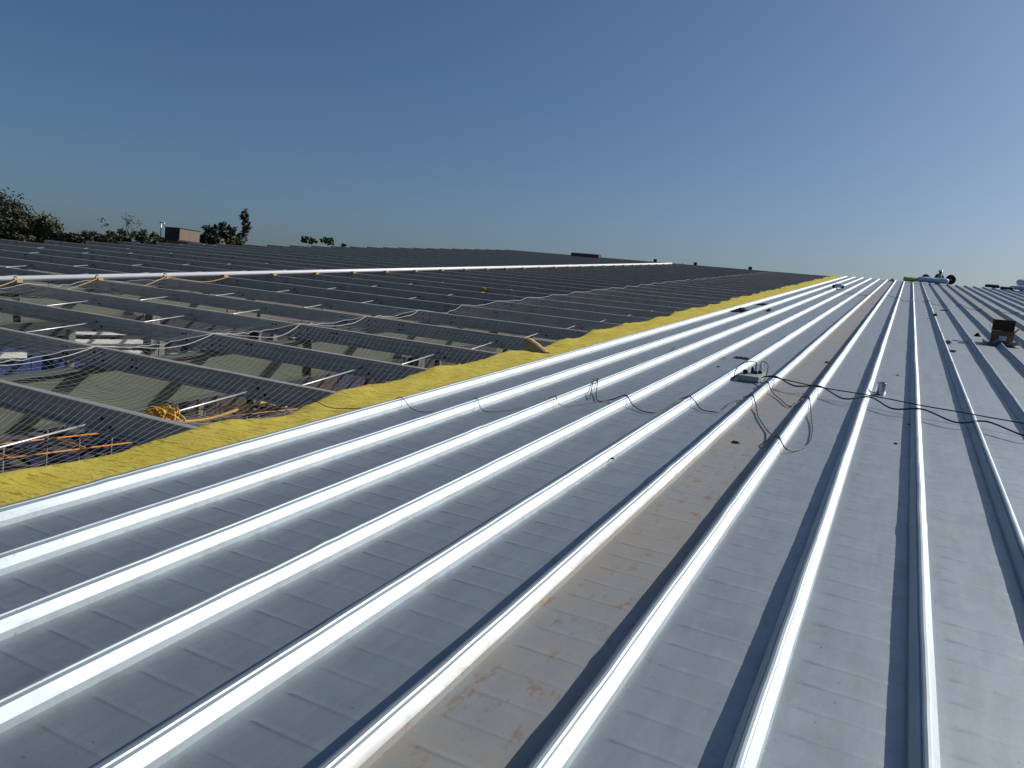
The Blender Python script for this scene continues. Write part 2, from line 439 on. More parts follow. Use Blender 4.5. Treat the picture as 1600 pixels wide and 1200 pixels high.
# haze-free background: trees, hut ---------------------------------------
def tree(name, label, x, y, z_base, h, crown, leafmat, seed, n_leaf=2600, leaf=.16, trunk_r=.14, br=.5, group=None):
    rnd = random.Random(seed)
    t = bpy.data.objects.new(name, None); COL.objects.link(t); t.location = (x, y, z_base)
    tag(t, label, 'tree', group)
    m = MB(); tips = []
    def limb(p, d, L, r, lev, wig=.25):
        pts = [p]; q = p
        for i in range(4):
            d = (d + Vector((rnd.uniform(-wig, wig), rnd.uniform(-wig, wig), rnd.uniform(-.05, .2)))).normalized()
            q = q + d * L / 4; pts.append(q)
        m.tube(pts, [r * (1 - .18 * i) for i in range(5)], 5)
        if lev > 0:
            for k in range(6 if lev == 3 else 4):
                f = rnd.uniform(.8, 1) if lev == 3 else rnd.uniform(.35, 1)
                s_ = pts[0].lerp(q, f) if lev == 3 else pts[rnd.randint(2, 4)]
                nd = (d + Vector((rnd.uniform(-1, 1), rnd.uniform(-1, 1), rnd.uniform(-.2, .5))) * .9).normalized()
                limb(s_, nd, (br if lev == 3 else L * rnd.uniform(.5, .72)), r * .45, lev - 1)
    limb(Vector((0, 0, 0)), Vector((0, 0, 1)), h, trunk_r, 3, .015)
    m.build('trunk', 'bark', t)
    m = MB()
    for (cx, cy, cz, rx, ry, rz, dens) in crown:
        nc = int(30 * dens)
        cl = []
        for i in range(nc):
            u = Vector((rnd.gauss(0, 1), rnd.gauss(0, 1), rnd.gauss(0, 1))).normalized() * rnd.uniform(.35, 1) ** .6
            cl.append((Vector((cx + u.x * rx, cy + u.y * ry, cz + u.z * rz)), rnd.uniform(.22, .5) * min(rx, rz)))
        for i in range(int(n_leaf * dens / max(1, sum(c[6] for c in crown)))):
            c_, r = rnd.choice(cl)
            p = c_ + Vector((rnd.gauss(0, .42), rnd.gauss(0, .42), rnd.gauss(0, .40))) * r
            a = Vector((rnd.uniform(-1, 1), rnd.uniform(-1, 1), rnd.uniform(-.6, .6))).normalized() * leaf * rnd.uniform(.6, 1.3)
            b = a.cross(Vector((rnd.uniform(-1, 1), rnd.uniform(-1, 1), rnd.uniform(-1, 1)))).normalized() * leaf * .38
            m.add([p - a, p + b, p + a, p - b], [(0, 1, 2, 3)])
    if m.v: m.build('crown', leafmat, t)
    return t
GZ = -5.6
tree('broadleaf_tree', 'large dark rounded tree at the far left beyond the roof', -54.5, 30.2, GZ, 6.6, [(0, 0, 7.9, 2.7, 2.7, 2.5, 3), (1.2, 1.7, 7.8, 1.7, 1.7, 1.9, 2), (-2, -1.5, 7.7, 2, 2, 2, 1.5), (.3, .4, 6.6, 2.4, 2.4, 1.6, 1.5)], 'leaf_dark', 1, 60000, .14, .3, 1.6)
tree('scrub_tree', 'patchy olive tree just right of the large dark tree', -50.4, 32.5, GZ, 7.4, [(0, 0, 8.5, .75, .75, .8, 1.2), (-.6, -.8, 7.8, 1.3, 1.5, .7, 1), (.9, 1.0, 7.7, .7, .8, .5, .6)], 'leaf_olive', 2, 5200, .13, .12, .6)
tree('low_shrub_tree', 'low dark shrubs between the olive tree and the bare tree', -48.8, 34.2, GZ, 7.2, [(0, 0, 8.05, .9, 1.1, .5, 1), (-.8, -1.2, 7.9, .9, 1.0, .45, 1), (.6, 1.0, 8.15, .7, .9, .5, .8)], 'leaf_dark', 3, 4200, .12, .1, .5)
tree('bare_tree', 'thin leafless tree standing up above the green bushes', -48.9, 37.3, GZ, 9.1, [(0, 0, 9.6, .7, .7, .5, .5), (-1.4, -1.1, 9.3, .5, .5, .4, .3)], 'leaf_dark', 4, 170, .09, .06, .75)
tree('green_bush_tree', 'bright green bush in front of the thin leafless tree', -47.0, 37.2, GZ, 7.5, [(0, 0, 8.55, .7, .8, .55, 1), (-.7, -1.2, 8.45, .8, 1.0, .5, 1), (.5, .9, 8.4, .5, .6, .35, .7)], 'leaf_green', 5, 4600, .12, .1, .4)
tree('shaggy_tree', 'shaggy dark tree right of the rooftop box', -42.8, 38.9, GZ, 8.6, [(0, 0, 9.3, .7, .7, .6, 1.2), (.5, .7, 9.75, .6, .6, .5, 1), (-.7, -.6, 8.9, .5, .5, .3, .5)], 'leaf_dark', 6, 1900, .15, .1, .5)
tree('slender_tree', 'tall slender tree with sparse foliage right of the shaggy tree', -41.5, 40.4, GZ, 10.4, [(0, 0, 10.9, .26, .26, .4, 1), (.08, .15, 10.2, .30, .30, .5, 1), (-.05, 0, 9.3, .34, .34, .6, .8)], 'leaf_dark', 8, 800, .13, .07, .35)
tree('yellow_bush_tree', 'yellow green bush at the foot of the slender tree', -41.9, 39.9, GZ, 8.2, [(0, 0, 9.0, .55, .55, .4, 1)], 'leaf_yellow', 9, 1500, .12, .08, .3)
tree('treetop', 'small green treetop peeping over the roof edge, left of a pair', -46.2, 52.4, GZ, 9.6, [(0, 0, 10.3, .75, .75, .28, 1)], 'leaf_green', 10, 900, .13, .08, .3)
tree('treetop', 'small green treetop peeping over the roof edge, right of a pair', -45.0, 53.5, GZ, 9.8, [(0, 0, 10.5, .65, .65, .3, 1), (.8, 1.0, 10.3, .3, .3, .15, .3)], 'leaf_green', 11, 900, .13, .08, .3)

tree('hedge_tree', 'dark scrubby bush at the foot of the large tree at the far left', -51.6, 31.4, GZ, 7.0, [(0, 0, 7.6, 1.0, 1.2, .55, 1), (-1.2, -1.4, 7.5, 1.2, 1.3, .6, 1)], 'leaf_olive', 12, 4200, .13, .1, .5)
tree('hedge_tree', 'flat dark bush filling the gap left of the thin leafless tree', -49.6, 35.9, GZ, 7.2, [(0, 0, 8.15, .8, 1.1, .4, 1), (-.5, -1.1, 8.0, .7, .8, .35, 1)], 'leaf_olive', 13, 3000, .12, .1, .4)
tree('hedge_tree', 'low green bush between the rooftop hut and the shaggy tree', -44.4, 38.0, GZ, 7.6, [(0, 0, 8.55, .6, .8, .3, 1)], 'leaf_green', 14, 1300, .12, .1, .3)

hut = empty('rooftop_hut'); tag(hut, 'small boxy concrete rooftop hut with a dark shaded side among the trees', 'hut')
hut.location = (-40.2, 34.2, 0)
m = MB(); m.box(-.66, .62, -.70, .80, 2.95, 3.62); m.build('wall', 'concrete', hut)
m = MB(); m.box(-.655, .615, -.712, -.702, 2.955, 3.615); m.build('painted_shade_face', 'dark_wall', hut)  # thin near-black panel added over this wall to paint in its shade
m = MB(); m.box(-.69, .65, -.73, .83, 3.622, 3.66); m.build('roof_slab', 'dark_wall', hut)
m = MB(); m.box(-.9, .75, -.9, .95, 2.86, 2.948); m.build('base_slab', 'dark_wall', hut)
m = MB(); m.box(-.6, .55, -.6, .7, -5.6, 2.858); m.build('tower', 'concrete', hut)
m = MB(); m.tube([(-.85, -.85, 2.95), (-.85, -.85, 3.95)], .035); m.tube([(-1.0, -.85, 3.88), (-.6, -.85, 3.88)], .035); m.tube([(-.6, -.85, 3.88), (-.6, -.85, 3.7)], .03); m.build('pipe_stand', 'zinc_rod', hut)

# ---------------------------------------------------------------- yellow glass wool blanket
def purl_f(b):
    x = (b - PB0) / PSP; k = math.floor(x); return k, x - k
def wool():
    m = MB(); nb = 1180; na = 15; db = (RIDGE_B - B0) / nb; top = []; bot = []
    for i in range(nb + 1):
        b = B0 + i * db; k, f = purl_f(b); s_ = math.sin(math.pi * f)
        out = -4.50 - .05 * math.sin(b * 1.1) - .08 * nz(b * .55, 3.3) - .03 * nz(b * 2.2, 1.7) + .015 * nz(b * 11, 4.) - min(.20, max(0, b) * .006)
        out += .05 * s_ ** 1.5
        if 4.2 < b < 4.95: out += .12 * math.sin((b - 4.2) / .75 * math.pi)
        for j in range(na + 1):
            u = j / na; a = -3.735 + (out + 3.735) * u
            z = .012 - .030 * s_ * u - .010 * u + .018 * u * nz(a * 4, b * 1.6) + .010 * nz(a * 9, b * 6, 2.) * min(1, u * 4) + .004 * nz(a * 30, b * 24)
            if u > .93: z -= .025 * ((u - .93) / .07) ** 2
            top.append((a, b, z)); bot.append((a + (.02 if j == na else 0), b, z - .045))
    n = na + 1; fs = []
    for i in range(nb):
        for j in range(na): fs.append((i * n + j, (i + 1) * n + j, (i + 1) * n + j + 1, i * n + j + 1))
    m.add(top, fs, 0, True); m.add(bot, [tuple(reversed(f)) for f in fs], 0, True)
    o = (nb + 1) * n
    m.add([], [])
    m.f += [(i * n + na, (i + 1) * n + na, o + (i + 1) * n + na, o + i * n + na) for i in range(nb)]; m.m += [0] * nb; m.sm += [True] * nb
    ob = m.build('insulation_blanket', 'yellow_glass_wool', roof=(0, 0, 0))
    tag(ob, 'yellow glass wool blanket sticking out along the edge of the metal roof', 'insulation')
wool()
m = MB()
fl_ = [(-4.42, 9.55, .03), (-4.30, 9.0, .05), (-4.12, 9.05, .03), (-4.36, 9.75, .16), (-4.22, 9.3, .13), (-4.08, 9.1, .05)]
# kraft-faced flap folded up from the blanket edge
prs = []
for i in range(9):
    u = i / 8; a = -4.56 + .44 * u; b = 9.62 - .34 * u; hgt = .11 * (1 - u) ** .8 + .012 + .01 * nz(u * 9, 2.2); w_ = 1 - .45 * u
    prs.append([(a - .02, b - .10 * w_, -.02), (a - .01, b - .08 * w_, hgt * .55), (a + .02 + .02 * u, b - .03 * w_, hgt), (a + .05, b + .06 * w_, hgt * .88), (a + .06, b + .10 * w_, -.02)])
vs = [p for r_ in prs for p in r_]
m.add(vs, [(i * 5 + j, i * 5 + j + 1, (i + 1) * 5 + j + 1, (i + 1) * 5 + j) for i in range(8) for j in range(4)], 0, True)
m.add(prs[0], [(0, 1, 2, 3, 4)], 0)
tag(m.build('insulation_scrap', 'kraft_face', roof=(0, 0, 0)), 'torn tan paper flap folded up on the edge of the yellow blanket', 'insulation scrap')

# ---------------------------------------------------------------- safety nets
def strand(m, pts, r):
    m.tube(pts, r, 3, 0, False, True)
def net(name, label, aL, aR, b0, b1, sag, cell, seed, fold=0., borders=(0., 1.)):
    m = MB()
    def c_of(a, b, u):
        k, f = purl_f(b); s_ = math.sin(math.pi * f)
        sg = sag(u, b) * (1 + .45 * nz(k * 3.1, seed, a * .25)) * s_
        z = PTOP + .006 - sg
        if sg > .02: z += (.035 * nz(a * 2.5, b * 2.2, seed) + fold * .05 * nz(a * 8, b * 7, seed)) * s_
        return z
    nu = max(2, int((aR(b0) - aL(b0)) / cell))
    for i in range(nu + 1):
        u = i / nu; pts = []; b = b0
        while b <= b1 + 1e-6:
            a = aL(b) + (aR(b) - aL(b)) * u + .02 * nz(b * 1.3, i * .7, seed)
            pts.append((a, b, c_of(a, b, u))); b += PSP / 12
        strand(m, pts, .0010)
    j = 0; b = b0
    while b < b1:
        pts = []; n = max(6, int(nu / 2))
        for i in range(n + 1):
            u = i / n; a = aL(b) + (aR(b) - aL(b)) * u; bb = b + .03 * nz(a * 1.1, j * .31, seed + 4)
            pts.append((a, bb, c_of(a, bb, u)))
        strand(m, pts, .0016); b += cell; j += 1
    o = m.build(name, 'net_cord', roof=(0, 0, 0)); tag(o, label, 'net')
    m = MB()
    for u in borders:
        pts = []; b = b0
        while b <= b1 + 1e-6:
            a = aL(b) + (aR(b) - aL(b)) * u; pts.append((a, b, c_of(a, b, u) + .004)); b += PSP / 16
        m.tube(pts, .0042, 5)
    m.build('border_rope', 'net_rope', o)
    return o
def lens(b):
    k, f = purl_f(b); return math.sin(math.pi * f) * (.17 + .16 * nz(k * 2.3, 8.1)) * (1 if b < 14 else .5)
SEAM = lambda b: -7.95 - min(.6, max(0, b - 8) * .03)
net('safety_net', 'long white safety net sagging over the purlins beside the yellow blanket', lambda b: SEAM(b) + lens(b), lambda b: -4.10, -1.05, RIDGE_B - 1.1,
    lambda u, b: (.07 + .24 * math.sin(min(1, u * 1.12) * math.pi) ** .7) * (1 if b < 13 else .45), .082, 1.3, 0., (0.,))
net('safety_net', 'white safety net bunched up between the rafter seam and the white pipe', lambda b: -14.7 + .3 * math.sin(b), lambda b: SEAM(b) - lens(b), -1.05, PB0 + 5 * PSP,
    lambda u, b: (.075 + .24 * math.sin(u * 3.1)), .085, 5.9, 1.)

# ---------------------------------------------------------------- white pipe and ropes
m = MB(); PA = -15.0
m.tube([(PA, B0, PTOP + .057), (PA, 54.6, PTOP + .057)], .055, 12)
pipe = m.build('lifeline_pipe', 'white_pipe', roof=(0, 0, 0))
tag(pipe, 'long straight white pipe lying across the purlins toward the ridge', 'pipe')
for k in PK[3:]:
    m = MB(); b = PB0 + k * PSP
    m.box(PA + .056, PA + .16, b - .02, b + .09, PTOP + .001, PTOP + .05)
    m.build('pipe_clip', 'kraft_face', pipe)
def rope(name, label, pts, r, mat, cat='rope', group=None, step=.05):
    m = MB(); m.tube(smooth_path(pts, step), r, 6)
    return tag(m.build(name, mat, roof=(0, 0, 0)), label, cat, group)
for i, k in enumerate((2, 3, 4, 5)):
    b = PB0 + k * PSP
    rope('tie_rope', ['yellow rope tying the white pipe, leftmost of four', 'yellow rope tying the white pipe, second from the left edge', 'yellow rope tying the white pipe, third from the left edge', 'yellow rope tying the white pipe, rightmost of four'][i],
         [(PA + .1, b - 1.5, PTOP - .30 + .05 * i), (PA + .2, b - .8, PTOP - .17), (PA + .14, b - .05, PTOP + .03), (PA + .05, b + .02, PTOP + .10), (PA - .06, b + .04, PTOP + .02)], .011, 'tan_rope')
rope('draped_rope', 'yellow rope drooping from the white pipe toward the ridge', [(PA + .15, PB0 + 5 * PSP, PTOP + .03), (PA + .4, PB0 + 5.5 * PSP, PTOP - .08), (PA + .35, PB0 + 6 * PSP - .05, PTOP + .02)], .010, 'tan_rope')
m = MB(); b = PB0 + 9 * PSP
rnd = random.Random(3); pts = []
for i in range(46):
    t = i * .55; r = .055 + .02 * math.sin(i * 1.7)
    pts.append((-10.35 + r * math.cos(t) * 1.3, b - .06 + .03 * math.sin(i * .9), PTOP - .07 + r * math.sin(t)))
m.tube(smooth_path(pts, .03), .011, 5)
tag(m.build('rope_knot', 'yellow_rope', roof=(0, 0, 0)), 'small orange rope knot tied on a far purlin', 'rope')
m = MB(); pts = []
for i in range(150):
    t = i * .63; r = .085 + .05 * math.sin(i * 1.13)
    pts.append((-5.40 + r * math.cos(t) * 1.1 + .04 * math.sin(i * .37), 4.40 + .07 * math.sin(i * .83), -.20 + r * .75 * math.sin(t)))
m.tube(smooth_path(pts, .03), .0085, 6)
tag(m.build('rope_coil', 'yellow_rope', roof=(0, 0, 0)), 'bundled yellow orange rope hanging under the second purlin near the blanket', 'rope')
rope('stretched_rope', 'yellow orange rope stretched from the bundle along the blanket edge', [(-5.38, 4.45, -.24), (-5.42, 4.9, -.30), (-5.47, 5.5, -.28), (-5.45, 6.2, -.27)], .014, 'yellow_rope')
m = MB(); m.tube([(-5.22, 5.3, -.265), (-5.20, 7.0, -.262), (-5.22, 10.2, -.268)], .013, 8)
tag(m.build('orange_pole', 'orange_paint', roof=(0, 0, 0)), 'thin orange pole slung below the purlins beside the blanket', 'pole')
m = MB(); m.tube([(-5.55, 2.35, -.34), (-5.42, 3.05, -.33)], .014, 8)
tag(m.build('orange_pole', 'orange_paint', roof=(0, 0, 0)), 'short orange pole end by the blanket at the lower left', 'pole')
rope('orange_line', 'orange line crossing below the purlins at the left edge', [(-13.0, 7.9, -1.75), (-11.8, 8.2, -1.80), (-10.6, 8.3, -1.92), (-9.9, 8.35, -1.98)], .022, 'orange_paint')

# ---------------------------------------------------------------- clutter on the floor inside
rnd = random.Random(21)
mats = ['old_wood', 'wood', 'navy_sheet', 'dark_wall', 'white_beam', 'old_wood', 'navy_sheet', 'dark_wall']
labs = {'old_wood': 'dark timber planks', 'wood': 'brown timber planks', 'navy_sheet': 'navy tarpaulin bundles', 'dark_wall': 'blackened sheets', 'white_beam': 'pale offcuts', 'blue_sheet': 'blue sheet bundles'}
ordn = ['first', 'second', 'third', 'fourth', 'fifth', 'sixth', 'seventh']
rows_n = ['back row', 'middle row', 'front row']
for q in range(21):
    ri = q % 3; bi = q // 3
    a = (-26.2, -23.2, -20.2)[ri] + rnd.uniform(-.7, .7); b = 9.5 + bi * 3.6 + rnd.uniform(-.8, .8)
    mt = mats[(q * 5 + rnd.randint(0, 3)) % 8]
    p = W(a, b, 0)
    root = empty('scrap_pile')
    root.location = (p.x, p.y, -5.5); root.rotation_euler = (0, 0, rnd.uniform(0, 3.1))
    z = 0.
    for j in range(rnd.randint(8, 13)):
        L = rnd.uniform(.5, 1.5); w_ = rnd.uniform(.03, .16) if j else .5; h = rnd.uniform(.03, .13)
        m = MB(); rot = Matrix.Translation((rnd.uniform(-.7, .7), rnd.uniform(-.7, .7), z)) @ Matrix.Rotation(rnd.uniform(-1.5, 1.5), 4, 'Z') @ Matrix.Rotation(rnd.uniform(-.06, .06), 4, 'Y')
        m.box(-L, L, -w_, w_, .0, h, 0, rot); m.build('piece', mt, root); z += h * .98
    tag(root, '%s on the floor, %s from the camera in the %s' % (labs[mt], ordn[bi], rows_n[ri]), 'scrap', 'heaps on the floor inside the building')

for q, (a0, b0, n, lab) in enumerate([(-19.6, 9.0, 4, 'orange scaffold frame on the floor below, nearer of two'), (-21.4, 18.5, 5, 'orange scaffold frame on the floor below, farther of two')]):
    sc = empty('scaffold_frame'); p = W(a0, b0, 0); sc.location = (p.x, p.y, -5.5); tag(sc, lab, 'scaffold')
    for i in range(n):
        for x in (0., 1.3):
            m = MB(); m.tube([(x, i * 1.9, 0), (x, i * 1.9, 2.3)], .022, 6); m.build('post', 'olive_paint', sc)
        m = MB(); m.tube([(-.15, i * 1.9 + .05, 2.1), (1.45, i * 1.9 + .05, 2.1)], .026, 6); m.build('transom', 'orange_paint', sc)
    for x in (-.05, 1.35):
        for z in (1.1, 2.05):
            m = MB(); m.tube([(x, -.3, z), (x, (n - 1) * 1.9 + .3, z)], .022, 6); m.build('ledger', 'orange_paint', sc)
    m = MB(); m.tube([(-.08, 0, .2), (-.08, 1.9, 2.0)], .024, 6); m.build('brace', 'yellow_rope', sc)

# ---------------------------------------------------------------- things lying on the metal roof
# extension board ---------------------------------------------------------
eb = empty('extension_board', (-1.497, 9.50, .0))
tag(eb, 'grey electrical extension board with dark plugs lying between two ribs', 'extension board')
m = MB(); m.box(-.122, .122, -.24, .24, .006, .068); m.build('case', 'board_grey', eb)
m = MB(); m.box(-.126, .126, -.244, .244, .0682, .073); m.build('lid', 'board_grey', eb)
m = MB(); m.lathe([(0, .075), (.026, .075), (.030, .098), (.026, .118), (0, .118)], 14, (-.06, -.10, 0)); m.build('plug', 'dark_plastic', eb)
for x, y in ((.045, -.02), (.085, .05)):
    m = MB(); m.lathe([(0, .074), (.026, .074), (.026, .105), (.018, .110), (0, .110)], 14, (x, y, 0)); pl_ = m.build('plug', 'dark_plastic', eb)
    m = MB(); m.lathe([(.017, .1105), (.019, .16), (.013, .195), (.006, .205), (0, .205)], 12, (x, y, 0)); m.build('plug_body', 'clear_plug', pl_)
m = MB(); m.lathe([(0, .075), (.02, .075), (.016, .13), (.009, .15), (0, .15)], 12, (.0, .02, 0)); m.build('plug', 'dark_plastic', eb)
m = MB(); m.tube(smooth_path([(.085, .05, .203), (.10, .04, .222), (.15, .02, .215), (.175, 0, .17), (.165, -.02, .05), (.15, -.05, .01)], .01), .0045, 6); m.build('plug_lead', 'black_rubber', eb)
m = MB(); m.tube(smooth_path([(.045, -.02, .203), (.01, -.05, .222), (-.08, -.12, .205), (-.14, -.20, .15), (-.155, -.25, .08), (-.15, -.27, .012)], .01), .0045, 6); m.build('plug_lead', 'black_rubber', eb)

C = lambda pts: pts
def ribz(a):
    u = (a - RIB0) / PITCH; d = abs(u - round(u)) * PITCH
    return .086 if d < .02 else (.086 - (d - .02) / .03 * .045 if d < .05 else max(.010, .041 - (d - .05) * .35))
def lay(pts, r, lift=0.):
    out = []
    for a, b in [(p.x, p.y) for p in smooth_path([(a, b, 0) for a, b in pts], .03)]: out.append([a, b, ribz(a) + r + lift])
    for _ in range(3):
        for i in range(1, len(out) - 1):
            out[i][2] = max(ribz(out[i][0]) * .98 + r * .6, (out[i - 1][2] + out[i][2] + out[i + 1][2]) / 3)
    return out
def cable(name, label, pts, r=.006, mat='black_rubber', lift=0.):
    m = MB(); m.tube(lay(pts, r, lift), r, 6)
    return tag(m.build(name, mat, roof=(0, 0, 0)), label, 'cable')
m = MB(); m.tube(smooth_path([(-1.36, 9.40, .05), (-1.24, 9.25, .10), (-.72, 8.98, .105), (-.33, 8.95, .10), (-.05, 8.9, .098), (.31, 8.75, .10), (.64, 8.69, .10), (.91, 8.63, .098), (1.17, 8.58, .098), (1.76, 8.45, .10), (2.25, 8.3, .10), (3.5, 8.1, .1)], .05), .006, 6)
tag(m.build('power_cable', 'black_rubber', roof=(0, 0, 0)), 'thin black cable pulled nearly straight from the extension board to the right', 'cable')
m = MB(); m.tube(smooth_path([(-1.36, 9.50, .05), (-1.2, 9.38, .09), (-.94, 9.0, .075), (-.70, 9.13, .090), (-.42, 8.72, .06), (-.18, 8.87, .092), (.05, 8.55, .06), (.31, 8.59, .091), (.6, 8.34, .055), (.85, 8.43, .090), (1.13, 8.16, .06), (1.3, 8.2, .09), (1.8, 8.0, .09), (2.5, 7.6, .08), (3.2, 7.7, .09)], .05), .0085, 6)
tag(m.build('power_cable', 'black_rubber', roof=(0, 0, 0)), 'thicker black cable drooping over the ribs from the extension board to the right', 'cable')
cable('loop_cable', 'dark cable looping over two ribs below the extension board', [(-1.40, 9.24), (-1.3, 9.12), (-1.15, 8.73), (-1.0, 8.38), (-.86, 8.06), (-.78, 8.44), (-.71, 8.28), (-.6, 7.52), (-.54, 7.01), (-.53, 6.53), (-.64, 6.2), (-.76, 6.42), (-.84, 6.68), (-1.04, 7.3), (-1.15, 7.78), (-1.3, 8.13), (-1.39, 7.85), (-1.40, 7.3), (-1.53, 7.22), (-1.66, 7.4), (-1.8, 7.4), (-1.9, 6.75), (-2.24, 7.0), (-2.37, 6.97), (-2.45, 6.86), (-2.6, 7.2), (-2.74, 7.60), (-2.70, 7.35), (-2.55, 6.9)], .0052)
cable('thin_wire', 'thin grey wire running across the ribs onto the yellow blanket', [(-2.46, 6.84), (-2.63, 6.36), (-2.77, 6.45), (-3.02, 5.75), (-3.28, 5.87), (-3.43, 5.36), (-3.74, 5.42), (-3.9, 5.1), (-4.05, 4.95), (-4.28, 4.83)], .003, 'black_rubber')
cable('far_wire', 'thin wire strung across the ribs close to the ridge', [(-2.2, 33.5), (-1.3, 33.0), (-.6, 34.5), (.0, 31.5), (.6, 32.5), (1.1, 30.6), (1.7, 31.4), (2.2, 29.5), (2.8, 30.0), (3.6, 28.8)], .007, 'black_rubber')
cable('long_wire', 'long pale wire lying over the second and third ribs', [(-2.95, 11.5), (-2.75, 9.9), (-2.74, 8.6), (-2.9, 7.9)], .004, 'grey_cable')

# silver tin
tin = empty('metal_tin', (-.095, 9.70, .002)); tag(tin, 'shiny silver tin can standing beside a rib right of the extension board', 'tin')
m = MB(); m.lathe([(0, .002), (.052, .002), (.055, .01), (.050, .06), (.046, .125), (.047, .13)], 24, wob=.03); m.build('can', 'shiny_tin', tin)
m = MB(); m.lathe([(.047, .1305), (.050, .135), (.046, .14), (.040, .132), (0, .128)], 24); m.build('rim', 'steel_hub', tin)
m = MB(); m.tube(smooth_path([(-.05, 0, .01), (-.09, -.01, .02), (-.125, .0, .06), (-.14, .01, .085)], .01), .006, 6); m.build('handle', 'steel_hub', tin)

# cardboard carton
cb = empty('carton', (1.79, 17.85, .0), R(-4)); tag(cb, 'open brown cardboard carton with raised flap and white label near the right edge', 'carton')
m = MB(); t = .006
for (x0, x1, y0, y1) in ((-.19, .19, -.17, -.17 + t), (-.19, .19, .17 - t, .17), (-.19, -.19 + t, -.17 + t + .001, .17 - t - .001), (.19 - t, .19, -.17 + t + .001, .17 - t - .001)): m.box(x0, x1, y0, y1, .012, .26)
m.box(-.19 + t + .001, .19 - t - .001, -.16, .16, .012, .02); m.build('box_body', 'cardboard', cb)
m = MB(); m.box(-.19, .19, -.002, .002, 0, .22, 0, Matrix.Translation((0, .168, .262)) @ Matrix.Rotation(R(-8), 4, 'X')); m.build('flap', 'cardboard_inside', cb)
m = MB(); m.box(-.002, .002, -.15, .15, 0, .14, 0, Matrix.Translation((-.189, 0, .262)) @ Matrix.Rotation(R(-25), 4, 'Y')); m.build('flap', 'cardboard', cb)
m = MB(); m.box(-.002, .002, -.15, .15, 0, .10, 0, Matrix.Translation((.189, 0, .262)) @ Matrix.Rotation(R(38), 4, 'Y')); m.build('flap', 'cardboard', cb)
m = MB(); m.box(-.05, .075, -.1735, -.1712, .10, .19); m.build('paper_label', 'paper_label', cb)
m = MB(); vs = []
n = 26
for i in range(n):
    for j in range(n):
        x = -.33 + .66 * i / (n - 1); y = -.30 + .55 * j / (n - 1)
        d = max(abs(x) / .19, abs(y) / .17)
        z = .004 + max(0, (d - 1)) * .10 * (1 + nz(x * 6, y * 6)) + .020 * abs(nz(x * 11, y * 11, 2.)) * (d > 1)
        vs.append((x + .02 * nz(y * 5, x), y + .02 * nz(x * 5, y), max(z, ribz(1.79 + x) - .0 if d > 1.02 else .004)))
m.add(vs, [(i * n + j, (i + 1) * n + j, (i + 1) * n + j + 1, i * n + j + 1) for i in range(n - 1) for j in range(n - 1)], 0, True)
tag(m.build('plastic_sheet', 'plastic_bag', roof=(1.79, 17.85, .0)), 'crumpled pale plastic sheet spread under the cardboard carton', 'plastic sheet')

# small litter ------------------------------------------------------------
def rag(name, label, cat, a, b, sx, sy, h, mat, seed, c=None):
    m = MB(); n = 11; vs = []
    for i in range(n):
        for j in range(n):
            u = i / (n - 1) * 2 - 1; v = j / (n - 1) * 2 - 1
            k = 1 + .45 * nz(u * 1.4 + seed, v * 1.4)
            x = u * sx * k; y = v * sy * (1 + .45 * nz(v * 1.5, u * 1.5 + seed))
            z = max(.004, h * (1 - max(abs(u), abs(v)) ** 2) * (.6 + .9 * abs(nz(u * 2.3 + seed, v * 2.3))))
            vs.append((x, y, z))
    m.add(vs, [(i * n + j, (i + 1) * n + j, (i + 1) * n + j + 1, i * n + j + 1) for i in range(n - 1) for j in range(n - 1)], 0, True)
    return tag(m.build(name, mat, roof=(a, b, ribz(a) - .010 if c is None else c)), label, cat)
rag('black_rag', 'black crumpled rag on the metal near the yellow blanket, nearer of two', 'rag', -3.47, 19.3, .20, .35, .10, 'rag_black', 1)
rag('black_rag', 'black crumpled rag on the metal near the yellow blanket, farther of two', 'rag', -3.42, 22.3, .19, .25, .06, 'rag_black', 2)
rag('tool_scrap', 'small dark tool with a wire tail in the second pan by the blanket', 'tool', -3.0, 20.4, .05, .25, .07, 'rag_black', 3)
rag('dark_scrap', 'dark flat scrap lying just above the extension board', 'scrap', -1.93, 11.2, .09, .10, .02, 'rag_black', 4)
rag('dark_crumb', 'dark crumb left of the flat scrap above the extension board', 'scrap', -2.12, 10.9, .018, .03, .012, 'rag_black', 5)
rag('dark_crumb', 'dark crumb just left of the extension board', 'scrap', -2.02, 10.1, .02, .03, .012, 'rag_black', 6)
rag('black_screw', 'lone black screw head in a clean pan low in the middle', 'screw', -1.66, 5.05, .012, .016, .014, 'rag_black', 7)
rag('rust_flake', 'rusty flake on the brown stained panel below the cable loop', 'scrap', -1.04, 6.25, .03, .03, .02, 'rust_scrap', 8)
rag('dark_scrap', 'bent dark scrap in shadow in front of the ridge worker', 'scrap', .85, 17.0, .055, .22, .04, 'rag_black', 9)
rag('dark_scrap', 'flat dark scrap below the bent scrap, left of the carton', 'scrap', .86, 15.5, .06, .12, .014, 'rag_black', 10)
rag('dark_lump', 'rounded dark lump of sealant left of the cardboard carton', 'lump', 1.50, 19.4, .055, .10, .08, 'rag_black', 11)
rag('dark_scrap', 'dark scrap in the shadow of the upright rib beyond the carton', 'scrap', .78, 23.7, .05, .16, .08, 'rag_black', 12)
rag('dark_scrap', 'long dark scrap in the sunlit pan beyond the carton', 'scrap', 1.12, 28.0, .09, .22, .03, 'rag_black', 13)
rag('dark_crumb', 'tiny dark crumb on the pan behind the silver tin', 'scrap', .06, 11.5, .016, .035, .012, 'rag_black', 14)
rag('dark_crumb', 'tiny dark crumb in shadow below the two black cables', 'scrap', .20, 8.0, .012, .02, .012, 'rag_black', 15)
